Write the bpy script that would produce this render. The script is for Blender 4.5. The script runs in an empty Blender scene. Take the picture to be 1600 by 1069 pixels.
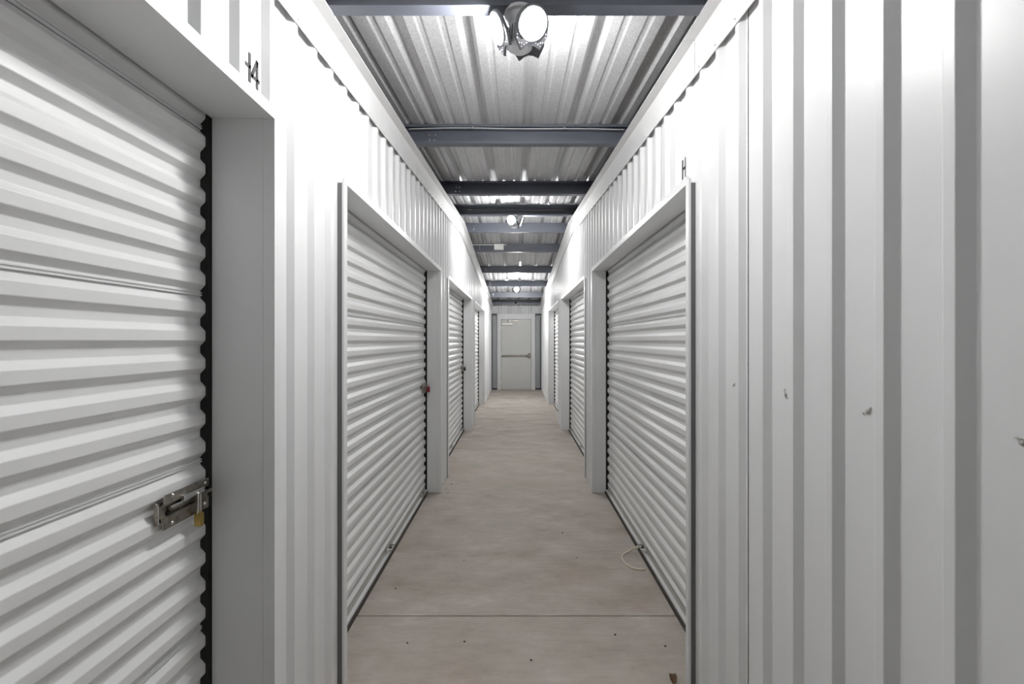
import bpy, bmesh, math, random
from mathutils import Vector, Matrix
random.seed(7)
S = bpy.context.scene
COL = S.collection
R = math.radians

# ------------------------------------------------------------------ camera, fill, exposure
CAMH = 1.5
cam_d = bpy.data.cameras.new('camera')
cam_d.sensor_width = 36.0
cam_d.lens = 711.0 / 1600.0 * 36.0
cam_d.shift_x = -7.0 / 1600.0
cam_d.shift_y = -2.5 / 1600.0
cam_d.clip_start = 0.02
cam = bpy.data.objects.new('camera', cam_d)
COL.objects.link(cam)
cam.location = (0, 0, CAMH)
cam.rotation_euler = (R(90), 0, 0)
S.camera = cam

S.view_settings.view_transform = 'Standard'
S.view_settings.look = 'None'
S.view_settings.gamma = 1.0
S.view_settings.use_curve_mapping = False
S.view_settings.exposure = 0.07
LAMP_POWER = 350.0          # emission of the LED panels
LAMP_COLOR = (1.0, 0.992, 0.985, 1)

world = bpy.data.worlds.new('world_fill')  # dim fill added through the end left open behind the camera
S.world = world
world.use_nodes = True
bg = world.node_tree.nodes['Background']
bg.inputs[0].default_value = (0.92, 0.96, 1.0, 1)
bg.inputs[1].default_value = 0.16

# ------------------------------------------------------------------ materials
def new_mat(name, color, rough=0.5, metal=0.0):
    m = bpy.data.materials.new(name)
    m.use_nodes = True
    b = m.node_tree.nodes['Principled BSDF']
    b.inputs['Base Color'].default_value = (*color, 1)
    b.inputs['Roughness'].default_value = rough
    b.inputs['Metallic'].default_value = metal
    return m, m.node_tree, b

def noise(nt, scale, detail=4, stretch=None, rough=0.55):
    geo = nt.nodes.new('ShaderNodeTexCoord')
    mp = nt.nodes.new('ShaderNodeMapping')
    if stretch: mp.inputs['Scale'].default_value = stretch
    nt.links.new(geo.outputs['Object'], mp.inputs['Vector'])
    n = nt.nodes.new('ShaderNodeTexNoise')
    n.inputs['Scale'].default_value = scale
    n.inputs['Detail'].default_value = detail
    n.inputs['Roughness'].default_value = rough
    nt.links.new(mp.outputs[0], n.inputs['Vector'])
    return n

def ramp(nt, src, stops):
    r = nt.nodes.new('ShaderNodeValToRGB')
    e = r.color_ramp.elements
    while len(e) < len(stops): e.new(0.5)
    for k, (p, c) in enumerate(stops):
        e[k].position = p
        e[k].color = (*c, 1) if len(c) == 3 else c
    nt.links.new(src, r.inputs[0])
    return r

def mix(nt, fac, a, b, mode='MIX'):
    m = nt.nodes.new('ShaderNodeMix')
    m.data_type = 'RGBA'
    m.blend_type = mode
    for sock, v in ((m.inputs[0], fac), (m.inputs[6], a), (m.inputs[7], b)):
        if hasattr(v, 'links') or isinstance(v, bpy.types.NodeSocket): nt.links.new(v, sock)
        else: sock.default_value = v
    return m.outputs[2]

def bump(nt, bsdf, src, strength, dist):
    b = nt.nodes.new('ShaderNodeBump')
    b.inputs['Strength'].default_value = strength
    b.inputs['Distance'].default_value = dist
    nt.links.new(src, b.inputs['Height'])
    nt.links.new(b.outputs[0], bsdf.inputs['Normal'])

def painted(name, color, rough, wav=0.12):
    m, nt, b = new_mat(name, color, rough)
    n = noise(nt, 2.2, 5)
    c0 = tuple(c * 0.965 for c in color)
    r = ramp(nt, n.outputs[0], [(0.35, c0), (0.65, color)])
    nt.links.new(r.outputs[0], b.inputs['Base Color'])
    n2 = noise(nt, 5.0, 2, (1, 1, .35))
    bump(nt, b, n2.outputs[0], wav, 0.004)
    return m

M = {}
M['wall'] = painted('white_wall_paint', (0.826, 0.832, 0.836), 0.39)
M['curtain'] = painted('white_curtain_paint', (0.815, 0.82, 0.818), 0.42, 0.06)
M['trim'] = painted('white_trim_paint', (0.826, 0.834, 0.836), 0.40, 0.10)
M['flash'] = painted('white_flashing_paint', (0.84, 0.84, 0.84), 0.38, 0.10)
M['unit'], _, _ = new_mat('light_stop_sheet', (0.25, 0.25, 0.25), 0.8)  # for the sheets added behind the walls to stop light
M['guide'], _, _ = new_mat('black_guide', (0.02, 0.02, 0.02), 0.8)
M['gap_shade'], _, _ = new_mat('gap_shade_grey', (0.17, 0.17, 0.17), 0.9)  # shade of the gap at the near jambs, put in as colour
M['rubber'], nt, b = new_mat('dark_rubber', (0.055, 0.045, 0.04), 0.75)
M['steel'], nt, b = new_mat('latch_steel', (0.42, 0.39, 0.345), 0.34, 0.9)
n = noise(nt, 30, 4); r = ramp(nt, n.outputs[0], [(0.35, (0.22, 0.195, 0.16)), (0.65, (0.46, 0.43, 0.38))])
nt.links.new(r.outputs[0], b.inputs['Base Color'])
M['chrome'], _, _ = new_mat('bright_zinc', (0.75, 0.75, 0.75), 0.25, 1.0)
M['alu'], _, _ = new_mat('worn_aluminium', (0.50, 0.49, 0.465), 0.42, 0.5)
M['brass'], _, _ = new_mat('padlock_brass', (0.42, 0.29, 0.09), 0.32, 0.85)
M['red'], _, _ = new_mat('padlock_red', (0.22, 0.008, 0.02), 0.35)
M['black'], _, _ = new_mat('black_plastic', (0.012, 0.012, 0.013), 0.4)
M['ink'], _, _ = new_mat('black_vinyl', (0.008, 0.008, 0.008), 0.5)
M['white_plastic'], _, _ = new_mat('white_plastic', (0.88, 0.88, 0.85), 0.45)
M['cable'], _, _ = new_mat('white_cable_sheath', (0.55, 0.55, 0.55), 0.5)
M['dark_cable'], _, _ = new_mat('dark_cable_sheath', (0.05, 0.05, 0.055), 0.5)
M['rope'], _, _ = new_mat('cream_rope', (0.82, 0.78, 0.64), 0.8)
M['lamp_body'], _, _ = new_mat('lamp_body_white', (0.70, 0.70, 0.72), 0.4)
M['lamp_grey'], _, _ = new_mat('lamp_heat_sink', (0.16, 0.165, 0.18), 0.45, 0.3)
M['leaf'], _, _ = new_mat('dry_leaf', (0.17, 0.10, 0.06), 0.9)
M['joint_dark'], _, _ = new_mat('joint_dirt', (0.09, 0.055, 0.04), 0.9)
M['joint_pale'], _, _ = new_mat('joint_sealant', (0.50, 0.46, 0.42), 0.8)
M['crumb'], _, _ = new_mat('dark_crumb', (0.05, 0.04, 0.033), 0.9)
M['door'] = painted('grey_door_paint', (0.64, 0.645, 0.62), 0.45, 0.04)
M['door_frame'] = painted('grey_frame_paint', (0.76, 0.77, 0.77), 0.42, 0.04)
M['grey_panel'], _, _ = new_mat('grey_liner', (0.42, 0.43, 0.44), 0.5)
M['pale_panel'], _, _ = new_mat('pale_end_liner', (0.72, 0.73, 0.74), 0.5)
M['dark_bar'], _, _ = new_mat('dark_girt', (0.05, 0.055, 0.065), 0.5)

M['led'], nt, b = new_mat('led_panel', (0.9, 0.9, 0.9), 0.5)
b.inputs['Emission Color'].default_value = LAMP_COLOR
b.inputs['Emission Strength'].default_value = LAMP_POWER

# red-oxide free blue-grey primer on the purlins
M['purlin'], nt, b = new_mat('blue_grey_primer', (0.105, 0.114, 0.142), 0.42)
n = noise(nt, 6, 6, (0.3, 1, 1)); r = ramp(nt, n.outputs[0], [(0.3, (0.095, 0.104, 0.130)), (0.7, (0.130, 0.139, 0.168))])
nt.links.new(r.outputs[0], b.inputs['Base Color'])

# galvanised roof sheet with fine spangle
M['roof'], nt, b = new_mat('galvalume_sheet', (0.5, 0.5, 0.5), 0.5, 0.2)
v = nt.nodes.new('ShaderNodeTexVoronoi'); v.inputs['Scale'].default_value = 160
g = nt.nodes.new('ShaderNodeTexCoord'); nt.links.new(g.outputs['Object'], v.inputs['Vector'])
r = ramp(nt, v.outputs['Color'], [(0.1, (0.58, 0.58, 0.59)), (0.9, (0.78, 0.78, 0.79))])
n = noise(nt, 3, 6, (1, .25, 1)); r2 = ramp(nt, n.outputs[0], [(0.3, (0.82, 0.82, 0.82)), (0.7, (1, 1, 1))])
nt.links.new(mix(nt, 1.0, r.outputs[0], r2.outputs[0], 'MULTIPLY'), b.inputs['Base Color'])
rr = ramp(nt, v.outputs['Color'], [(0.0, (0.38,) * 3), (1.0, (0.6,) * 3)])
nt.links.new(rr.outputs[0], b.inputs['Roughness'])

# broom-finished concrete
M['concrete'], nt, b = new_mat('broomed_concrete', (0.3, 0.28, 0.26), 0.75)
n1 = noise(nt, 2.3, 10, (1, 1.5, 1), 0.68)
base = ramp(nt, n1.outputs[0], [(0.30, (0.38, 0.345, 0.292)), (0.45, (0.47, 0.43, 0.375)), (0.56, (0.525, 0.475, 0.43)), (0.72, (0.65, 0.605, 0.56))])
n2 = noise(nt, 4.0, 8, (1.3, 7.0, 1), 0.75)
streak = ramp(nt, n2.outputs[0], [(0.28, (0.87, 0.87, 0.865)), (0.72, (1.09, 1.085, 1.08))])
c = mix(nt, 1.0, base.outputs[0], streak.outputs[0], 'MULTIPLY')
n3 = noise(nt, 1.15, 5, (1, 1.6, 1), 0.6)
stain = ramp(nt, n3.outputs[0], [(0.52, (0, 0, 0)), (0.72, (1, 1, 1))])
ms = nt.nodes.new('ShaderNodeMath'); ms.operation = 'MULTIPLY'; ms.inputs[1].default_value = 0.55
nt.links.new(stain.outputs[0], ms.inputs[0])
c = mix(nt, ms.outputs[0], c, (0.33, 0.235, 0.155, 1))
n4 = noise(nt, 55, 3, None, 0.6)
speck = ramp(nt, n4.outputs[0], [(0.27, (0.55, 0.53, 0.5)), (0.36, (1, 1, 1))])
c = mix(nt, 0.5, c, speck.outputs[0], 'MULTIPLY')
nt.links.new(c, b.inputs['Base Color'])
nb = noise(nt, 4.0, 8, (1, 22, 1), 0.75)
bump(nt, b, nb.outputs[0], 0.25, 0.004)

# ------------------------------------------------------------------ helpers
class MB:
    """collects geometry, links it as ONE mesh object"""
    def __init__(s): s.v = []; s.f = []
    def quad_grid(s, rows):                       # rows of equal length -> quads
        n0 = len(s.v); w = len(rows[0])
        for r_ in rows: s.v += [tuple(p) for p in r_]
        for i in range(len(rows) - 1):
            for j in range(w - 1):
                a = n0 + i * w + j
                s.f.append((a, a + 1, a + w + 1, a + w))
        return s
    def box(s, a, b):
        (x0, y0, z0), (x1, y1, z1) = a, b
        n = len(s.v)
        s.v += [(x0,y0,z0),(x1,y0,z0),(x1,y1,z0),(x0,y1,z0),(x0,y0,z1),(x1,y0,z1),(x1,y1,z1),(x0,y1,z1)]
        s.f += [tuple(n + k for k in q) for q in ((0,3,2,1),(4,5,6,7),(0,1,5,4),(1,2,6,5),(2,3,7,6),(3,0,4,7))]
        return s
    def loft(s, rings, caps=True):                # closed rings
        n0 = len(s.v); w = len(rings[0])
        for r_ in rings: s.v += [tuple(p) for p in r_]
        for i in range(len(rings) - 1):
            for j in range(w):
                a = n0 + i * w + j; b2 = n0 + i * w + (j + 1) % w
                s.f.append((a, b2, b2 + w, a + w))
        if caps:
            s.f.append(tuple(n0 + j for j in reversed(range(w))))
            s.f.append(tuple(n0 + (len(rings) - 1) * w + j for j in range(w)))
        return s
    def cyl(s, p, q, r0, r1=None, n=14):
        p, q = Vector(p), Vector(q); r1 = r0 if r1 is None else r1
        d = (q - p).normalized()
        u = d.orthogonal().normalized(); w = d.cross(u)
        ring = lambda c, r_: [c + u * (r_ * math.cos(2*math.pi*k/n)) + w * (r_ * math.sin(2*math.pi*k/n)) for k in range(n)]
        return s.loft([ring(p, r0), ring(q, r1)])
    def lathe(s, c, axis, prof, n=24):            # prof: (dist along axis, radius)
        c = Vector(c); d = Vector(axis).normalized()
        u = d.orthogonal().normalized(); w = d.cross(u)
        return s.loft([[c + d * h + u * (r_ * math.cos(2*math.pi*k/n)) + w * (r_ * math.sin(2*math.pi*k/n)) for k in range(n)] for h, r_ in prof])
    def tube(s, pts, r, n=8, closed=False):
        pts = [Vector(p) for p in pts]; rings = []
        up = Vector((0.13, 0.2, 1)).normalized()
        for i, p in enumerate(pts):
            a = pts[i - 1] if (i > 0 or closed) else p
            b2 = pts[(i + 1) % len(pts)] if (i < len(pts) - 1 or closed) else p
            d = (b2 - a).normalized()
            u = d.cross(up)
            if u.length < 1e-3: u = d.orthogonal()
            u.normalize(); w = u.cross(d)
            rings.append([p + u * (r * math.cos(2*math.pi*k/n)) + w * (r * math.sin(2*math.pi*k/n)) for k in range(n)])
        if closed: rings.append(rings[0])
        return s.loft(rings, not closed)
    def build(s, name, mat, parent=None, origin=None, smooth=False, bevel=0.0, sharp=None):
        o0 = Vector(origin) if origin is not None else (Vector(parent.get('_o', (0, 0, 0))) if parent else Vector((0, 0, 0)))
        me = bpy.data.meshes.new(name)
        me.from_pydata([tuple(Vector(p) - o0) for p in s.v], [], s.f)
        bm = bmesh.new(); bm.from_mesh(me)
        if len([f for f in bm.faces if len(f.verts) > 2]) and all(e.is_manifold for e in bm.edges):
            bmesh.ops.recalc_face_normals(bm, faces=bm.faces)
        bm.to_mesh(me); bm.free()
        me.materials.append(mat)
        o = bpy.data.objects.new(name, me); COL.objects.link(o)
        if parent is not None:
            o.parent = parent
            if origin is not None: o.location = o0 - Vector(parent.get('_o', (0, 0, 0)))
        else:
            o.location = o0
        o['_o'] = tuple(o0)
        if bevel:
            bv = o.modifiers.new('bevel', 'BEVEL'); bv.width = bevel; bv.segments = 2; bv.limit_method = 'ANGLE'; bv.angle_limit = R(40)
        if smooth:
            for p in me.polygons: p.use_smooth = True
            if sharp is not None: me.set_sharp_from_angle(angle=R(sharp))
            w = o.modifiers.new('weighted', 'WEIGHTED_NORMAL'); w.keep_sharp = True; w.weight = 100
        return o

def empty(name, loc):
    o = bpy.data.objects.new(name, None); COL.objects.link(o)
    o.location = loc; o['_o'] = tuple(loc); o.empty_display_size = 0.1
    return o

def tag(o, label, cat=None, group=None, kind=None):
    o['label'] = label
    if cat: o['category'] = cat
    if group: o['group'] = group
    if kind: o['kind'] = kind
    return o

def thing(name, loc, label, cat, group=None, kind=None):
    return tag(empty(name, loc), label, cat, group, kind)

def copy_to(o, parent, loc):
    c = o.copy(); COL.objects.link(c); c.parent = parent
    c.location = Vector(loc) - Vector(parent.get('_o', (0, 0, 0)))
    return c

def extrude(poly3a, poly3b, mb=None):
    mb = mb or MB()
    return mb.loft([poly3a, poly3b])

# ------------------------------------------------------------------ the gabled height of the roof line along the corridor
RIDGE = 6.157
UP, DOWN = 0.078, 0.070
def rise(y):
    return UP * y if y <= RIDGE else UP * RIDGE - DOWN * (y - RIDGE)
FL_BOT = CAMH + 0.959          # flashing lower edge at y = 0
FL_TOP = CAMH + 1.109          # fold of the flashing = underside of the purlins
PUR_D = 0.137
ROOF0 = FL_TOP + 0.004 + PUR_D # underside of the roof sheets at y = 0
Y_BACK, Y_END = -2.6, 13.92
HDR = CAMH + 0.68              # door header underside

# ------------------------------------------------------------------ floor: four slabs with saw joints
fl = empty('floor', (0, 5, 0)); tag(fl, 'broom finished grey brown concrete corridor floor with saw cut joints', 'floor', kind='structure')
cuts = [Y_BACK - 1.0, 2.478, 6.28, 10.1, Y_END + 0.4]
for k in range(4):
    y0, y1 = cuts[k] + 0.004, cuts[k + 1] - 0.004
    m = MB().box((-1.3, y0, -0.12), (1.3, y1, 0.0))
    m.build('concrete_slab', M['concrete'], fl, bevel=0.003)
for k, (a, b2) in enumerate(((cuts[0], 4.0), (4.0, cuts[-1]))):
    MB().box((-1.3, a, -0.14), (1.3, b2, -0.010 if k == 0 else -.003)).build('joint_filler', M['joint_dark'] if k == 0 else M['joint_pale'], fl)

# ------------------------------------------------------------------ wall corrugation
P, C0, RX, DEP = 0.1524, 1.554, 0.752, 0.020
HT, HB = 0.0115, 0.0290
CH = 0.0016
_prof = [(-HT + CH, 0), (HT - CH, 0), (HT + CH * .7, CH * .75), (HB - CH * .7, DEP - CH * .75), (HB + CH, DEP), (P - HB - CH, DEP), (P - HB + CH * .7, DEP - CH * .75), (P - HT - CH * .7, CH * .75)]
def wall_pts(y0, y1):
    out = []
    k0 = int(math.floor((y0 - C0) / P)) - 1
    seq = []
    for k in range(k0, k0 + int((y1 - y0) / P) + 4):
        for u, d in _prof: seq.append((C0 + k * P + u, d))
    def dep(y):
        for (a, da), (b2, db) in zip(seq, seq[1:]):
            if a <= y <= b2: return da + (db - da) * (y - a) / max(b2 - a, 1e-9)
        return DEP
    out = [(y0, dep(y0))] + [q for q in seq if y0 + 1e-4 < q[0] < y1 - 1e-4] + [(y1, dep(y1))]
    return out

def strip(mb, side, y0, y1, zb, top, off=0.0):
    pts = wall_pts(y0, y1)
    if y0 < RIDGE < y1:
        pts = sorted(pts + [(RIDGE, DEP)])
    rows = [[(side * (RX + d + off), y, zb) for y, d in pts],
            [(side * (RX + d + off), y, top(y)) for y, d in pts]]
    mb.quad_grid(rows if side > 0 else rows[::-1])

DOORS = {-1: [(-1.09, 1.396, 0.935), (1.995, 4.478, 0.880), (5.00, 7.56, 0.880), (8.14, 10.63, 0.880)],
          1: [(1.995, 4.478, 0.880), (5.00, 7.56, 0.880), (8.14, 10.63, 0.880)]}

SEAM0 = 1.514
for side, wname, lab in ((-1, 'wall_left', 'white ribbed steel wall along the left of the corridor'), (1, 'wall_right', 'white ribbed steel wall along the right of the corridor')):
    wl = empty(wname, (side * 0.76, 5, 0)); tag(wl, lab, 'wall', kind='structure')
    top = lambda y: FL_TOP + rise(y) - 0.006
    s0 = SEAM0 if side > 0 else C0 + 0.036
    seams = [s0 + 0.9144 * k for k in range(-5, 15)]
    seams = [Y_BACK] + [q for q in seams if Y_BACK + .05 < q < Y_END - .1] + [Y_END - 0.03]
    for a, b2 in zip(seams, seams[1:]):
        mb = MB()
        edges = [(y0, y1) for y0, y1, _ in DOORS[side]]
        bl = a + 0.0006
        spans = []
        br = sorted({a, b2} | {e for q in edges for e in q if a < e < b2})
        for q0, q1 in zip(br, br[1:]):
            mid = (q0 + q1) / 2
            ind = any(e0 < mid < e1 for e0, e1 in edges)
            lap = 0.0014 if q1 == b2 else 0
            gap = 0.0017
            q0 += gap if q0 == a else 0; q1 -= gap if q1 == b2 else 0
            strip(mb, side, q0, q1, HDR + 0.004 if ind else 0.004, top)
        mb.build('wall_panel', M['wall'], wl, smooth=True)
        # lapped edge of the next sheet: a narrow lip standing proud of the joint
        if not any(e0 < b2 < e1 for e0, e1 in edges) and b2 < Y_END - 0.2:
            lip = MB().box((side * (RX + DEP - 0.0016), b2 + 0.0017, 0.004), (side * (RX + DEP - 0.0004), b2 + 0.016, top(b2) - 0.02))
            lip.build('lap_edge', M['wall'], wl)
    # added sheet behind, stops light leaking in below the roof
    rows = []
    ys = [Y_BACK, RIDGE, Y_END]
    MB().quad_grid([[(side * 1.12, y, 0.0) for y in ys], [(side * 1.12, y, ROOF0 + rise(y) + 0.045) for y in ys]]).build('light_stop_sheet', M['unit'], wl)
    if side > 0:
        # pan screws with dented washers in a row across the near panels
        proto = None
        for k in range(4):
            y = 0.693 + 0.305 * k; z = 1.344; x = RX + DEP
            if proto is None:
                s_ = MB().lathe((x, y, z), (-1, 0, 0), [(0, 0.0062), (0.0008, 0.0062), (0.0012, 0.0040), (0.0042, 0.0036), (0.0048, 0.002)], 8)
                s_.tube([(x - .0006, y + .011, z + .006), (x - .003, y + .006, z + .0065), (x - .002, y + .001, z + .0045)], 0.0018, 6)
                s_.tube([(x - .001, y - .005, z - .004), (x - .0035, y - .0065, z - .011), (x - .0006, y - .007, z - .016)], 0.0016, 6)
                proto = s_.build('wall_screw', M['alu'], wl, origin=(x, y, z))
            else:
                q = copy_to(proto, wl, (x, y, z)); q.rotation_euler = (k * 1.7, 0, 0)

# ------------------------------------------------------------------ eave flashings
for side, nm, lab in ((-1, 'trim_1', 'white angle flashing capping the left ribbed wall under the roof'), (1, 'trim_2', 'white angle flashing capping the right ribbed wall under the roof')):
    tr = empty(nm, (side * 0.72, 5, FL_BOT)); tag(tr, lab, 'flashing', kind='structure')
    secs = [Y_BACK, 1.905, 4.93, RIDGE, 9.2, 12.25, Y_END - 0.05]
    def sec(y, o=0.0):
        b_, t_ = FL_BOT + rise(y), FL_TOP + rise(y)
        pts = [(0.7505, b_), (0.7465 - o, b_ - .001), (0.7465 - o, t_), (0.6985, t_ - o), (0.6985, t_ + .0035), (0.7505, t_ + .0035)]
        return [(side * x, y, z) for x, z in pts]
    for k, (a, b2) in enumerate(zip(secs, secs[1:])):
        o = 0.0011 * (k % 2)
        ext = 0.02 if k % 2 and k != 2 else 0.0
        MB().loft([sec(a + 0.0008, o), sec(b2 - 0.0008, o)]).build('flashing_section', M['flash'], tr)
    proto = None
    k = 0
    while True:
        y = C0 + P * (k - 12)
        k += 1
        if y > 7.5: break
        if y < 0.9: continue
        loc = (side * 0.746, y, FL_BOT + rise(y) + 0.016)
        if proto is None:
            proto = MB().lathe(loc, (-side, 0, 0), [(0, .0052), (.0012, .0052), (.0016, .0036), (.0045, .0033)], 8).build('flashing_screw', M['flash'], tr, origin=loc)
        else: copy_to(proto, tr, loc)

# ------------------------------------------------------------------ roof
ce = empty('ceiling', (0, RIDGE, ROOF0 + rise(RIDGE))); tag(ce, 'galvanised ribbed roof sheeting rising to a ridge above the corridor', 'ceiling', kind='structure')
RP, RC = 0.305, 0.077
def roof_profile(x0, x1):
    feats = []
    for k in range(-6, 7):
        c = RC + k * RP
        feats += [(c - .040, 0), (c - .017, .042), (c + .017, .042), (c + .040, 0)]
        for d in (-0.1017, 0.1017):
            feats += [(c + d - .019, 0), (c + d - .009, .0055), (c + d + .009, .0055), (c + d + .019, 0)]
    feats.sort()
    def h(x):
        for (a, ha), (b2, hb) in zip(feats, feats[1:]):
            if a <= x <= b2: return ha + (hb - ha) * (x - a) / max(b2 - a, 1e-9)
        return 0
    return [(x0, h(x0))] + [q for q in feats if x0 + 1e-4 < q[0] < x1 - 1e-4] + [(x1, h(x1))]
xe = [-1.14, RC - RP / 2 - 2 * RP - RP + 0.0, RC - RP / 2, RC + RP * 2.5, 1.14]
for a, b2 in zip(xe, xe[1:]):
    for y0, y1 in ((Y_BACK, RIDGE), (RIDGE, Y_END)):
        pr = roof_profile(a, b2)
        mb = MB().quad_grid([[(x, y, ROOF0 + rise(y) + h) for x, h in pr] for y in (y0, y1)])
        o = mb.build('roof_sheet', M['roof'], ce)
        sd = o.modifiers.new('sheet', 'SOLIDIFY'); sd.thickness = 0.0012; sd.offset = 1

# ------------------------------------------------------------------ purlins (each a cold-formed C)
PUR = [(1.69, 1), (3.14, 1), (4.58, 1), (5.66, 1), (6.58, -1), (7.66, -1), (9.25, -1), (10.72, -1), (12.30, -1), (13.60, -1)]
PLAB = ['blue grey steel purlin right above the nearest lamp, only its underside showing',
        'blue grey steel purlin with one thin pale cable running along it',
        'dark steel purlin with light showing through the roof ribs above it',
        'dark steel purlin with several dark cables along it, just before the ridge',
        'pale lit purlin right behind the second lamp',
        'steel purlin carrying the small white junction box',
        'plain dark purlin next beyond the one with the white box',
        'steel purlin right above the farthest lamp',
        'pale lit purlin right behind the farthest lamp',
        'last dark purlin before the end wall, with the dome camera on it']
purlins = []
for (y, op), lab in zip(PUR, PLAB):
    zb = FL_TOP + 0.004 + rise(y) + 0.001
    zt = zb + PUR_D - 0.003
    fl_, t, lp = 0.056, 0.004, 0.018
    if op > 0:   # open side to the camera: lips in front, web behind
        c = [(y, zb), (y + fl_, zb), (y + fl_, zt), (y, zt), (y, zt - lp), (y + t, zt - lp), (y + t, zt - t), (y + fl_ - t, zt - t), (y + fl_ - t, zb + t), (y + t, zb + t), (y + t, zb + lp), (y, zb + lp)]
    else:
        c = [(y, zb), (y + fl_, zb), (y + fl_, zb + lp), (y + fl_ - t, zb + lp), (y + fl_ - t, zb + t), (y + t, zb + t), (y + t, zt - t), (y + fl_ - t, zt - t), (y + fl_ - t, zt - lp), (y + fl_, zt - lp), (y + fl_, zt), (y, zt)]
    root = thing('roof_purlin', (0, y, zb), lab, 'purlin', 'steel purlins across the corridor roof')
    MB().loft([[(-1.11, a, b2) for a, b2 in c], [(1.11, a, b2) for a, b2 in c]]).build('channel', M['purlin'], root)
    # bolt heads where the purlin meets the left wall frame
    wy = (y + fl_ - t) if op > 0 else y
    for bx in ((-0.61, -0.57) if op > 0 else (-0.62,)):
        for bz in (0.045, 0.085):
            MB().lathe((bx + random.uniform(-.01, .01), wy, zb + bz), (0, -1, 0), [(0, .008), (.002, .008), (.0025, .0055), (.006, .005)], 8).build('bolt', M['chrome'], root)
    purlins.append(root)

def cable(name, lab, y, z0, xs, amp, mat, r=0.0035, grp=None, clips=()):
    rnd = random.Random(int(y * 100 + z0 * 1000))
    ph = rnd.uniform(0, 6)
    zf = lambda x: z0 + amp * (0.6 * math.sin(3.1 * x + ph) + 0.4 * math.sin(7.3 * x + 2 * ph))
    N = 40
    pts = [(xs[0] + (xs[1] - xs[0]) * i / N, y, zf(xs[0] + (xs[1] - xs[0]) * i / N)) for i in range(N + 1)]
    root = thing(name, (0, y, z0), lab, 'cable', grp)
    MB().tube(pts, r, 6).build('sheath', mat, root, smooth=True)
    for cx in clips:
        MB().box((cx - .006, y - .006, zf(cx) - .007), (cx + .006, y + .006, zf(cx) + .009)).build('clip', M['chrome'], root)
zb1 = FL_TOP + .005 + rise(3.14)
cable('cable', 'thin pale cable clipped along the second purlin', 3.14 - .004 - .0005, zb1 + .100, (-.74, .74), .006, M['cable'], .0034, None, (-0.30, 0.33))
zb3 = FL_TOP + .005 + rise(5.66)
for k, (h, lab) in enumerate(((.092, 'uppermost of the dark cables on the purlin before the ridge'), (.068, 'middle one of the dark cables on the purlin before the ridge'), (.044, 'lowest of the dark cables on the purlin before the ridge'))):
    cable('cable', lab, 5.66 + .044, zb3 + h, (-1.05, 1.05), .004, M['dark_cable'], .0055, 'dark cables on the purlin before the ridge')

# conduit and junction box on the sixth purlin
y5 = 7.66; zb5 = FL_TOP + .005 + rise(y5)
jb = thing('junction_box', (-0.30, y5, zb5 + .04), 'small white junction box on a purlin past the second lamp', 'junction box')
MB().box((-0.375, y5 - .05, zb5 + .03), (-0.215, y5 - .0005, zb5 + .128)).build('box', M['white_plastic'], jb, bevel=.004)
MB().box((-0.370, y5 - .055, zb5 + .036), (-0.220, y5 - .0502, zb5 + .122)).build('cover', M['white_plastic'], jb, bevel=.003)
cd = thing('conduit', (-0.5, y5, zb5 + .12), 'white conduit running from the left wall to the white junction box', 'conduit')
MB().cyl((-0.9, y5 - .012, zb5 + .118), (-.376, y5 - .012, zb5 + .118), .008, n=10).build('pipe', M['white_plastic'], cd, smooth=True, sharp=40)
MB().cyl((-0.214, y5 - .012, zb5 + .118), (-.17, y5 - .012, zb5 + .118), .008, n=10).build('stub', M['white_plastic'], cd, smooth=True, sharp=40)

# ------------------------------------------------------------------ roller shutters
PITCH, CDEP = 0.0845, 0.016
BAND0 = 1.669
SEAMS = [2.142, 1.634, 1.128, 0.620, 0.112]
def curtain_profile(z0, z1):
    f = []
    for k in range(-12, 24):
        t0 = BAND0 - PITCH * k
        f += [(t0, 0), (t0 - .0173, CDEP), (t0 - .0392, CDEP), (t0 - .0562, 0)]
    f.sort()
    g_ = []
    for i, (z, d) in enumerate(f):                # ease every bend with two points
        zp, dp = f[i - 1] if i else (z - .02, d); zn, dn = f[i + 1] if i < len(f) - 1 else (z + .02, d)
        for (zo, do) in ((zp, dp), (zn, dn)):
            L = math.hypot(zo - z, do - d); q = min(0.0022 / L, .3)
            g_.append((z + (zo - z) * q, d + (do - d) * q))
    f = sorted(g_)
    def h(z):
        for (a, da), (b2, db) in zip(f, f[1:]):
            if a <= z <= b2: return da + (db - da) * (z - a) / max(b2 - a, 1e-9)
        return 0
    return [(z0, h(z0))] + [q for q in f if z0 + 1e-4 < q[0] < z1 - 1e-4] + [(z1, h(z1))]

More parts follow.
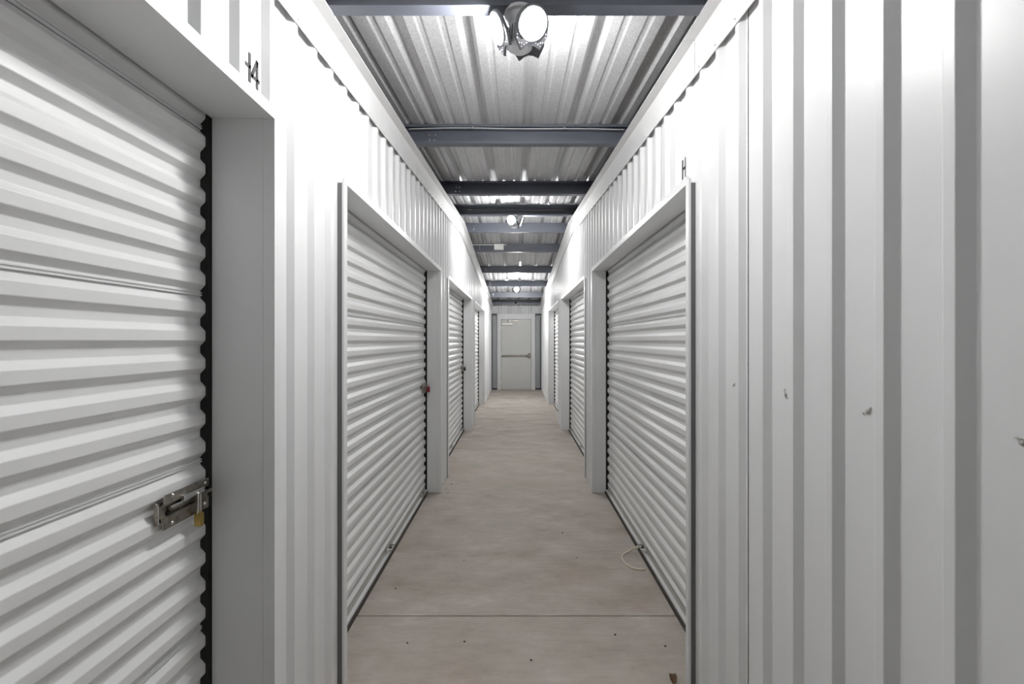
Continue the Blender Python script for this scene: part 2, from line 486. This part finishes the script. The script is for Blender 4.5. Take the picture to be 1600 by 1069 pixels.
def make_shutter(side, y0, y1, xin, lab, latch=False, far_handle=True):
    sx = lambda x: side * x
    root = thing('roller_shutter', (side * (xin + .02), (y0 + y1) / 2, 0), lab, 'roller shutter', 'roller shutters along the corridor')
    xf = xin + 0.013                                   # front face of the curtain
    ye0, ye1 = y0 + .014, (y1 + .006 if xin > .9 else y1 - .009)
    # corrugated sheets, each lapped over the one below
    zs = [HDR + 0.10] + SEAMS + [0.088]
    zs = [z for z in zs if z <= HDR + .11]
    for k, (zt, zb) in enumerate(zip(zs, zs[1:])):
        pr = curtain_profile(zb + 0.0, zt)
        pr = [(z, d - (0.0022 if z < zb + .012 and zb > .1 else 0)) for z, d in pr]
        rows = [[(sx(xf + d), ye0, z) for z, d in pr], [(sx(xf + d), ye1, z) for z, d in pr]]
        MB().quad_grid(rows if side < 0 else rows[::-1]).build('curtain_sheet', M['curtain'], root, smooth=True)
        if zb > .1:   # hemmed seam ridge
            d0 = pr[0][1]
            MB().box((sx(xf + d0 - .0034), ye0, zb + .0012), (sx(xf + d0 - .0005), ye1, zb + .0056)).build('seam', M['curtain'], root)
            MB().box((sx(xf + d0 - .0034), ye0, zb + .0090), (sx(xf + d0 - .0005), ye1, zb + .0122)).build('seam', M['curtain'], root)
    # bottom bar with angle and rubber
    MB().box((sx(xf + .004), ye0, .022), (sx(xf + .016), ye1, .090)).build('bottom_bar', M['alu'], root)
    MB().box((sx(xf - .016), ye0, .0205), (sx(xf + .004), ye1, .034)).build('bottom_angle', M['curtain'], root, bevel=.001)
    MB().box((sx(xf - .026), ye0, 0.0), (sx(xf + .016), ye1, .0200)).build('rubber_seal', M['rubber'], root)
    # guides in the jambs
    for q, sgn in ((y0, 1), (y1, -1)):
        a, b2 = sorted((q + sgn * .012, q - sgn * .05))
        MB().box((sx(xf + .030), a - .03, 0.0), (sx(xf + .060), b2 + .03, HDR + .1)).build('guide', M['guide'], root)
        near_ = -.009 if (xin > .9 and sgn < 0) else .008
        a, b2 = sorted((q - sgn * near_, q - sgn * .05))
        MB().box((sx(xf - .010), a, 0.0), (sx(xf + .030), b2, HDR + .1)).build('guide', M['guide'], root)
    MB().box((sx(xf + .040), y0 - .05, HDR - .02), (sx(xf + .055), y1 + .05, HDR + .14)).build('header_light_stop', M['guide'], root)  # dark sheet added behind the curtain top to keep light out of the gap
    # jambs: outer J cap and the flat return
    for q, sgn in ((y0, -1), (y1, 1)):
        cap = [(.742, q), (.776, q), (.776, q + sgn * .003), (.7515, q + sgn * .003), (.7515, q + sgn * .035), (.742, q + sgn * .035)]
        MB().loft([[(sx(x), y, .002) for x, y in cap], [(sx(x), y, HDR + (.012 if sgn > 0 else .02)) for x, y in cap]]).build('jamb_cap', M['trim'], root)
        pl = [(.7775, q + sgn * .0016), (xin, q + sgn * .0016), (xin, q + sgn * .03), (xin - .003, q + sgn * .03), (xin - .003, q + sgn * .005), (.7775, q + sgn * .005)]
        MB().loft([[(sx(x), y, .002) for x, y in pl], [(sx(x), y, HDR + .002) for x, y in pl]]).build('jamb_plate', M['trim'], root)
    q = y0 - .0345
    MB().box((sx(.7518), q, .002), (sx(.7712), q + .006, HDR)).build('jamb_gap_shade', M['gap_shade'], root)  # dark strip painted in as the shade of the gap behind the flange
    # header: J cap with upstand, soffit plate
    cap = [(.7415, HDR - .0005), (.776, HDR - .0005), (.776, HDR + .003), (.7515, HDR + .003), (.7515, HDR + .036), (.7415, HDR + .036)]
    MB().loft([[(sx(x), y0 - .012, z) for x, z in cap], [(sx(x), y1 + .019, z) for x, z in cap]]).build('header_cap', M['trim'], root)
    pl = [(.7775, HDR + .002), (xin, HDR + .002), (xin, HDR + .03), (xin - .003, HDR + .03), (xin - .003, HDR + .005), (.7775, HDR + .005)]
    MB().loft([[(sx(x), y0 + .001, z) for x, z in pl], [(sx(x), y1 + .001, z) for x, z in pl]]).build('header_soffit', M['trim'], root)
    ys = [y1 - .012, y1 - .33, y1 - 1.2] if xin > .9 else [y1 - .3, y1 - 1.3]
    for q in ys:
        MB().lathe((sx(xin - .02), q, HDR + .002), (0, 0, -1), [(0, .006), (.0015, .006), (.002, .004), (.004, .0025)], 8).build('soffit_screw', M['trim'], root)
    # lift handles on the bottom bar
    hs = [y0 + 1.17] + ([y1 - .19] if far_handle else [])
    for q in hs:
        hb = MB().box((sx(xf - .004), q - .045, .040), (sx(xf + .004), q + .045, .078))
        hb = hb.build('lift_handle', M['alu'], root, bevel=.002)
        MB().cyl((sx(xf - .004), q - .035, .058), (sx(xf - .030), q - .035, .058), .011, .009, 10).build('stud', M['chrome'], hb, smooth=True, sharp=35)
        MB().tube([(sx(xf - .004), q + .005, .062), (sx(xf - .028), q + .012, .070), (sx(xf - .034), q + .03, .066), (sx(xf - .004), q + .04, .060)], .0045, 7).build('pull', M['steel'], hb, smooth=True)
        MB().cyl((sx(xf - .004), q + .02, .05), (sx(xf - .024), q + .02, .05), .007, .004, 8).build('stud', M['black'], hb)
    if latch:
        yc, zc = y1 - .110, 1.043
        x0 = xf - .0005
        # back plate: notched outline, two flanges with a sunk channel between
        yl, yr = yc - .095, yc + .096
        def slab(o, pts):     # plate from (y,z) outline
            return MB().loft([[(sx(x0 - o), y, z) for y, z in pts], [(sx(x0 - o - .0025), y, z) for y, z in pts]])
        lt = slab(.0105, [(yl + .014, zc + .020), (yr, zc + .016), (yr, zc + .041), (yl + .022, zc + .044), (yl + .014, zc + .036)]).build('slide_latch', M['steel'], root, bevel=.0008)
        slab(.0105, [(yl + .012, zc - .048), (yr, zc - .048), (yr, zc - .014), (yl + .006, zc - .014), (yl + .006, zc - .030)]).build('lower_flange', M['steel'], lt, bevel=.0008)
        slab(.0010, [(yl - .002, zc - .026), (yr, zc - .020), (yr, zc + .020), (yl - .002, zc + .026)]).build('channel', M['steel'], lt)
        MB().box((sx(x0 - .0130), yl + .004, zc - .016), (sx(x0 - .001), yr, zc - .0135)).build('channel_side', M['steel'], lt)
        MB().box((sx(x0 - .0130), yl + .012, zc + .0165), (sx(x0 - .001), yr, zc + .019)).build('channel_side', M['steel'], lt)
        MB().box((sx(x0 - .013), yl - .0035, zc - .030), (sx(x0 - .001), yl - .0015, zc + .028)).build('channel_end', M['steel'], lt)
        edge = [(.004, yl - .002, zc + .030), (.0125, yl - .003, zc + .022), (.0125, yl - .003, zc - .022), (.0125, yl + .011, zc - .030), (.0125, yl + .012, zc - .050)]
        MB().tube([(sx(x0 - d), y, z) for d, y, z in edge], .0013, 6).build('rolled_edge', M['chrome'], lt, smooth=True)
        MB().box((sx(x0 - .011), yc - .055, zc - .006), (sx(x0 - .003), y1 + .02, zc + .004)).build('slide_bolt', M['steel'], lt, bevel=.001)
        MB().cyl((sx(x0 - .012), yc - .058, zc + .006), (sx(x0 - .012), yr - .02, zc + .007), .0042, n=10).build('guide_rod', M['chrome'], lt, smooth=True, sharp=40)
        MB().box((sx(x0 - .024), yc - .02, zc + .010), (sx(x0 - .013), yc + .062, zc + .026)).build('slide_tab', M['chrome'], lt, bevel=.002)
        MB().box((sx(x0 - .010), yc - .062, zc - .011), (sx(x0 - .002), yc - .020, zc - .007)).build('shadow_slot', M['black'], lt)
        MB().box((sx(x0 - .020), yc + .030, zc - .010), (sx(x0 - .011), yc + .080, zc + .004)).build('hasp', M['steel'], lt, bevel=.001)
        for q, zz in ((yc - .050, .0365), (yc + .078, .030), (yc - .052, -.038), (yc + .076, -.030)):
            MB().lathe((sx(x0 - .013), q, zc + zz), (-side, 0, 0), [(0, .0058), (.0015, .0056), (.004, .0036), (.0046, .001)], 12).build('rivet', M['chrome'], lt, smooth=True)
    else:
        if side < 0:
            yc, zc, x0 = y1 - .11, 1.043, xf
            lt = MB().box((sx(x0 - .012), yc - .07, zc - .045), (sx(x0 - .0005), yc + .08, zc + .045)).build('slide_latch', M['steel'], root, bevel=.003)
            MB().box((sx(x0 - .026), yc + .01, zc - .012), (sx(x0 - .0125), yc + .085, zc + .012)).build('slide_bolt', M['steel'], lt, bevel=.002)
    return root, xf

L = DOORS[-1]; Rr = DOORS[1]
shut = []
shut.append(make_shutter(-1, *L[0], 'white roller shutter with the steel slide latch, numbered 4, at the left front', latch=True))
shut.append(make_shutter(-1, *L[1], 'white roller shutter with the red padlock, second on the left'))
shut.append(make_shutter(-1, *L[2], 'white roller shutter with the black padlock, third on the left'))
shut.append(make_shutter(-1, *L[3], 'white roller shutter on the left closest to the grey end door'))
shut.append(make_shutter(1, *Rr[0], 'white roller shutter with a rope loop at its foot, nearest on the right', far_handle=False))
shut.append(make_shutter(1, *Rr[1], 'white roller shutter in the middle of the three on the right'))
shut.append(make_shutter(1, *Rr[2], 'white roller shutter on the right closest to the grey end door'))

# ------------------------------------------------------------------ padlocks
def padlock(x, y, z_top, size, mat, lab, long_shackle):
    w, h, t = size
    root = thing('padlock', (x, y, z_top), lab, 'padlock')
    zs = z_top - long_shackle
    r = .0032 if w < .03 else .0045
    hw = w * .30
    pts = [(x, y - hw, zs - .004), (x, y - hw, z_top - hw)]
    pts += [(x, y - hw * math.cos(a), z_top - hw + hw * math.sin(a)) for a in [math.pi * k / 8 for k in range(1, 8)]]
    pts += [(x, y + hw, z_top - hw), (x, y + hw, zs - .004)]
    MB().tube(pts, r, 8).build('shackle', M['chrome'], root, smooth=True)
    n = 20; ring = []
    for k in range(n):                                   # rounded body outline
        a = 2 * math.pi * k / n
        c_, s_ = math.cos(a), math.sin(a)
        e = 0.45 if w < .03 else 0.75
        ring.append((y + w / 2 * math.copysign(abs(c_) ** e, c_), zs - h / 2 + h / 2 * math.copysign(abs(s_) ** e, s_)))
    b_ = MB().loft([[(x - t / 2, a, b2) for a, b2 in ring], [(x + t / 2, a, b2) for a, b2 in ring]]).build('body', mat, root, bevel=.002)
    MB().cyl((x, y, zs - h - .0005), (x, y, zs - h + .002), .0042, n=10).build('keyway', M['black'], b_)
    return root
padlock(-(shut[0][1] - .026), 1.322, 1.058, (.016, .042, .020), M['brass'], 'small brass padlock hanging on a long shackle from the front latch', .056)
padlock(-(shut[1][1] - .044), L[1][1] - .085, 1.078, (.060, .054, .026), M['red'], 'dark red padlock on the second left shutter', .024)
padlock(-(shut[2][1] - .044), L[2][1] - .085, 1.082, (.060, .056, .028), M['black'], 'black padlock on the third left shutter', .024)

# rope loop lying at the foot of the nearest right shutter
xr = shut[4][1] - .034
rp = thing('rope_loop', (xr - .06, 3.16, .0), 'loop of thin cream rope on the floor tied to the right shutter handle', 'rope')
pts = [(xr - .008, 3.17, .066), (xr - .030, 3.19, .050), (xr - .055, 3.215, .012), (xr - .10, 3.20, .0056), (xr - .135, 3.14, .0056), (xr - .135, 3.05, .0056), (xr - .10, 2.985, .0056), (xr - .05, 2.965, .0056), (xr - .018, 2.975, .0056)]
def smooth_pts(p, it=2):
    p = [Vector(q) for q in p]
    for _ in range(it):
        n_ = [p[0]]
        for a, b2 in zip(p, p[1:]): n_ += [a * .75 + b2 * .25, a * .25 + b2 * .75]
        p = n_ + [p[-1]]
    return p
MB().tube(smooth_pts(pts), .0052, 7).build('strand', M['rope'], rp, smooth=True)
MB().lathe((xr - .016, 3.172, .060), (0, 0, 1), [(-.010, .003), (-.005, .009), (.004, .0095), (.009, .004)], 10).build('knot', M['rope'], rp, smooth=True)

# ------------------------------------------------------------------ unit numbers (stick-on letters in the pans)
def letter(name, side, strokes, y0, zb, h, root):
    """strokes in a 0..1 x 0..1 box, u = reading direction"""
    mb = MB(); w = h * .46; t = h * .14
    x = RX + DEP - .0006
    d = 1 if side < 0 else -1            # reading runs away from the camera on the left wall, towards it on the right
    for (u0, v0), (u1, v1) in strokes:
        a = Vector((y0 + d * u0 * w, zb + v0 * h)); b2 = Vector((y0 + d * u1 * w, zb + v1 * h))
        e = (b2 - a).normalized(); p = Vector((-e.y, e.x)) * t / 2; a -= e * t / 2; b2 += e * t / 2
        q = [a + p, b2 + p, b2 - p, a - p]
        mb.loft([[(side * x, v_.x, v_.y) for v_ in q], [(side * (x - .0012), v_.x, v_.y) for v_ in q]])
    return mb.build(name, M['ink'], root)
Hs = [((0, 0), (0, 1)), ((1, 0), (1, 1)), ((0, .52), (1, .52))]
F4 = [((.78, 0), (.78, 1)), ((.78, 1), (0, .3)), ((0, .3), (1, .3))]
u1 = thing('unit_number', (-(RX + DEP), 1.31, 2.25), 'black stick-on H4 above the left front shutter', 'sign')
letter('letter', -1, Hs, 1.281, 2.252, .074, u1); letter('digit', -1, F4, 1.326, 2.250, .074, u1)
u2 = thing('unit_number', (RX + DEP, 2.09, 2.25), 'black stick-on letter H above the nearest right shutter', 'sign')
letter('letter', 1, Hs, 2.112, 2.252, .078, u2)

# ------------------------------------------------------------------ end wall and steel door
ew = empty('wall_end', (0, Y_END, 0)); tag(ew, 'grey ribbed end wall of the corridor around the steel door', 'wall', kind='structure')
ZE = 2.31
def end_profile(x0, x1, c, p, base, top, dep):
    f = []
    for k in range(-5, 6):
        q = c + k * p
        f += [(q - base, 0), (q - top, -dep), (q + top, -dep), (q + base, 0)]
    f.sort()
    return [(x0, 0)] + [q for q in f if x0 < q[0] < x1] + [(x1, 0)]
pr = end_profile(-1.12, 1.12, -.052 - .154, .3085, .045, .022, .032)
MB().quad_grid([[(x, Y_END + d, 2.22) for x, d in pr], [(x, Y_END + d, 2.80) for x, d in pr]]).build('upper_sheet', M['pale_panel'], ew)
for x0, x1 in ((-1.12, -.59), (.57, 1.12)):
    pr = end_profile(x0, x1, x0 + .10 if x0 > 0 else x1 - .02, .14, .02, .012, .02)
    MB().quad_grid([[(x, Y_END + d - .03, 0.0) for x, d in pr], [(x, Y_END + d - .03, 2.27) for x, d in pr]]).build('side_sheet', M['grey_panel'], ew)
    MB().box((x0, Y_END - .09, 2.26), (x1, Y_END - .035, 2.315)).build('girt', M['dark_bar'], ew)
    MB().box((x0, Y_END - .06, 0.0), (x1, Y_END - .045, .045)).build('sill_angle', M['dark_bar'], ew)
for x in (-.74, .73):
    MB().box((x - .012, Y_END - .07, .0), (x + .012, Y_END - .045, 2.3)).build('corner_post', M['dark_bar'], ew)

YD = 13.85
dr = empty('door_1', (0, YD, 0)); tag(dr, 'grey steel exit door with a push bar at the far end of the corridor', 'door', kind='structure')
for a, b2 in (((-.585, YD - .03, 0), (-.470, YD + .06, 2.31)), ((.452, YD - .03, 0), (.567, YD + .06, 2.31)), ((-.585, YD - .0298, 2.14), (.567, YD + .06, 2.3105))):
    MB().box(a, b2).build('frame', M['door_frame'], dr, bevel=.004)
lf = MB().box((-.462, YD, .022), (.444, YD + .045, 2.130)).build('door_leaf', M['door'], dr, bevel=.003)
MB().box((-.47, YD - .005, 0.0), (.452, YD + .04, .016)).build('threshold', M['alu'], dr)
pb = MB().box((-.455, YD - .055, 1.020), (.335, YD - .03, 1.062)).build('push_bar', M['steel'], dr, bevel=.006)
MB().box((-.455, YD - .05, 1.012), (-.19, YD, 1.070)).build('bar_rail', M['alu'], pb, bevel=.004)
MB().box((.36, YD - .07, .96), (.425, YD, 1.115)).build('latch_case', M['steel'], pb, bevel=.008)
MB().box((.325, YD - .06, 1.005), (.375, YD, 1.08)).build('latch_head', M['steel'], pb, bevel=.008)
cl = MB().box((-.450, YD - .065, 1.962), (-.112, YD, 2.034)).build('door_closer', M['white_plastic'], dr, bevel=.006)
MB().box((-.26, YD - .05, 2.085), (.06, YD - .035, 2.105)).build('closer_arm', M['steel'], cl)
MB().cyl((-.25, YD - .045, 2.02), (-.25, YD - .045, 2.12), .016, n=10).build('closer_pivot', M['steel'], cl)
for z in (.25, 1.07, 1.9):
    MB().cyl((-.466, YD - .006, z - .05), (-.466, YD - .006, z + .05), .008, n=8).build('hinge', M['door_frame'], dr)

# dome camera under the last purlin
yc = 13.55; zc = FL_TOP + rise(13.6) + .055
dc = thing('dome_camera', (-.02, yc, zc), 'small dark dome camera on the last purlin above the end door', 'camera')
MB().lathe((-.02, 13.6, zc), (0, -1, 0), [(0, .05), (.03, .05), (.04, .044)], 16).build('base', M['white_plastic'], dc)
MB().lathe((-.02, 13.56, zc), (0, -1, 0), [(0, .042), (.02, .038), (.036, .024), (.042, .004)], 16).build('dome', M['black'], dc, smooth=True)

# ------------------------------------------------------------------ lamps: three-leaf LED lamp screwed under a purlin
def basis(n):
    n = Vector(n).normalized()
    r = Vector((0, 0, 1)).cross(n).normalized()
    return n, r, n.cross(r)
LEAVES = (((.046, -.062, -.104), (.34, -.66, -.66), 14), ((-.078, -.020, -.090), (-.87, -.22, -.45), -4), ((.035, .075, -.060), (.20, .90, .18), 0))
def ring_leaves(yaw, tilts):
    out = []
    for k in range(3):
        a = R(yaw + 120 * k)
        out.append(((.082 * math.cos(a), .082 * math.sin(a), -.085), (math.cos(a), math.sin(a), tilts[k]), 0))
    return out
def lamp(x, y, label, leaves=LEAVES, gain=1.0):
    led_mat = M['led']
    if gain != 1.0:
        led_mat = M['led'].copy()
        led_mat.node_tree.nodes['Principled BSDF'].inputs['Emission Strength'].default_value = LAMP_POWER * gain
    ztop = FL_TOP + .005 + rise(y)
    root = thing('garage_lamp', (x, y, ztop), label, 'lamp', 'three-leaf lamps along the corridor')
    bs = MB().lathe((x, y, ztop), (0, 0, -1), [(0, .058), (.012, .058), (.016, .046), (.040, .044), (.052, .036)], 24).build('socket', M['lamp_body'], root, smooth=True, sharp=30)
    hb = MB().lathe((x, y - .005, ztop - .048), (0, 0, -1), [(0, .034), (.018, .042), (.030, .042), (.060, .050), (.088, .047), (.094, .036)], 28).build('hub', M['lamp_body'], root, smooth=True, sharp=30)
    MB().lathe((x, y - .005, ztop - .142), (0, 0, -1), [(-.002, .034), (.004, .034), (.006, .030)], 24).build('cap', M['lamp_body'], root, smooth=True, sharp=30)
    fins = MB()
    for k in range(26):
        a = 2 * math.pi * k / 26
        fins.cyl((x + .049 * math.cos(a), y - .005 + .049 * math.sin(a), ztop - .074), (x + .053 * math.cos(a), y - .005 + .053 * math.sin(a), ztop - .130), .0022, n=5)
    fins.build('fins', M['lamp_grey'], hb)
    for (cx, cy, cz), nrm, roll in leaves:
        n_, r_, u_ = basis(nrm)
        ca, sa = math.cos(R(roll)), math.sin(R(roll))
        r2 = r_ * ca + u_ * sa; u2 = u_ * ca - r_ * sa
        c = Vector((x + cx, y + cy, ztop + cz))
        W, H = .066, .078
        out = []
        for k in range(15):                                    # round head
            a = math.pi * k / 14
            out.append((W * math.cos(a), .012 + (H - .012) * math.sin(a)))
        out += [(-W * .98, -H * .35), (-W * .60, -H * .9), (-W * .28, -H * .74), (0, -H * .69), (W * .28, -H * .74), (W * .60, -H * .9), (W * .98, -H * .35)]
        at = lambda u, v, d: c + r2 * u + u2 * v + n_ * d
        lf = MB().loft([[at(u, v, -.010) for u, v in out], [at(u * .97, v * .97, 0.0) for u, v in out]]).build('leaf', M['lamp_grey'], root, bevel=.0012)
        rim = MB(); led = MB()
        N = 28
        ell = lambda k, f: (W * .80 * f * math.cos(2 * math.pi * k / N), .016 + H * .66 * f * math.sin(2 * math.pi * k / N))
        rim.loft([[at(*ell(k, 1.09), .0002) for k in range(N)], [at(*ell(k, 1.05), .004) for k in range(N)]]).build('lens_rim', M['lamp_body'], lf)
        led.loft([[at(*ell(k, 1.0), .0042) for k in range(N)], [at(*ell(k, .95), .0065) for k in range(N)]]).build('led_lens', led_mat, lf)
        dots = MB()
        for row in range(2):
            for k in range(13):
                u = -W * .86 + W * 1.72 * k / 12
                edge = -H * (.35 + .55 * min(1, (W * .98 - abs(u)) / (W * .38))) if abs(u) > W * .6 else -H * (.69 + .21 * (abs(u) / (W * .6)) ** 2)
                v = edge + .010 + .011 * row + .004
                if v > -H * .50 and abs(u) < W * .75 or v > -.005: continue
                dots.lathe(at(u, v, .0), n_, [(0, .0026), (.0012, .0026)], 6)
        if dots.v: dots.build('lit_vent_dots', M['lamp_body'], lf)['kind'] = 'stuff'  # pale discs painted in as light shining through the perforations
        MB().cyl(at(-.012, -.01, -.012), at(.012, -.01, -.012), .006, n=8).build('hinge', M['lamp_grey'], lf)
    return root
lamp(.012, 1.735, 'glowing three-leaf lamp under the first purlin, nearest and largest', LEAVES, 1.1)
lamp(-.030, 5.700, 'glowing three-leaf lamp halfway along the corridor, the middle one', ring_leaves(-112, (-.45, -.3, -.8)), 1.15)
lamp(.000, 10.76, 'glowing lamp farthest down the corridor, nearest the end door', ring_leaves(-90, (-.5, -.25, -.25)), 2.25)

# ------------------------------------------------------------------ crumbs and leaves on the floor
lv = thing('dry_leaf', (.655, 1.995, 0), 'crumpled brown dry leaf at the foot of the nearest right jamb', 'leaf')
rl = random.Random(5)
rows = []
for i in range(7):
    t = i / 6 * 2 - 1; w = .015 * (1 - t * t) ** .6 + .001
    rows.append([(.686 + s_ * w + rl.uniform(-.002, .002), 1.995 + t * .026, .003 + .020 * abs(s_) * (1 - t * t) + .012 * (t > .3) + rl.uniform(0, .005)) for s_ in (-1, -.5, 0, .5, 1)])
o = MB().quad_grid(rows).build('blade', M['leaf'], lv, smooth=True)
o.modifiers.new('thick', 'SOLIDIFY').thickness = .0012
MB().tube([(.686, 1.970, .004), (.682, 1.957, .0035), (.676, 1.947, .003)], .0014, 5).build('stem', M['leaf'], lv)

def floor_pt(px, py):
    y = CAMH * 711.0 / (py - 532.0)
    return ((px - 807.0) * y / 711.0, y)
spots = [(961, 992, 7, 'dark crumb before the nearest saw cut, toward the rope loop shutter'),
         (726, 1003, 5, 'small crumb before the nearest saw cut, left of the corridor middle'),
         (830, 1032, 5, 'dark crumb nearest the camera in the middle of the floor'),
         (636, 1005, 4, 'tiny crumb before the nearest saw cut, toward the red padlock shutter'),
         (725, 876, 5, 'crumb on bare concrete left of middle, between saw cut and red padlock'),
         (879, 833, 6, 'dark crumb right of middle, level with the rope loop'),
         (901, 872, 4, 'small crumb right of middle, just nearer than the rope loop'),
         (778, 833, 4, 'single small crumb in the middle of the floor before the first jambs'),
         (700, 770, 5, 'nearest crumb of three at the wall foot beyond the red padlock shutter'),
         (698, 763, 4, 'smallest crumb of three at the wall foot beyond the red padlock shutter'),
         (706, 757, 5, 'farthest crumb of three at the wall foot beyond the red padlock shutter'),
         (757, 667, 6, 'brown crumb left of middle, beside the far jamb of the black padlock shutter'),
         (772, 664, 6, 'brown crumb just right of another, left half of the far floor'),
         (817, 636, 6, 'crumb in the middle of the far floor before the grey door'),
         (851, 645, 6, 'crumb on the far floor beside the last right shutter'),
         (843, 621, 6, 'crumb at the right foot of the far wall near the grey door'),
         (774, 620, 6, 'crumb at the left foot of the far wall near the grey door'),
         (600, 920, 4, 'crumb lying along the dark seal of the red padlock shutter'),
         (1050, 1010, 4, 'small crumb close to the nearest right jamb, beside the dry leaf')]
pa = []
for i, (px, py, s_, lab) in enumerate(spots):
    x, y = floor_pt(px, py)
    x = max(-.73, min(.73, x))
    r = s_ * .0011 * random.uniform(.7, 1.2) * (1 if y < 4 else 1.6)
    ring = [(x + r * random.uniform(.5, 1.5) * math.cos(a), y + r * random.uniform(.5, 1.5) * math.sin(a)) for a in [2 * math.pi * k / 7 for k in range(7)]]
    cx = sum(q[0] for q in ring) / 7; cy = sum(q[1] for q in ring) / 7
    c = MB().loft([[(a, b2, 0.0) for a, b2 in ring], [(cx + (a - cx) * .7, cy + (b2 - cy) * .7, r * .55) for a, b2 in ring]]).build('crumb', M['crumb'], origin=(cx, cy, 0))
    tag(c, lab, 'crumb', 'dirt crumbs on the floor')

for o in bpy.data.objects:
    if '_o' in o: del o['_o']
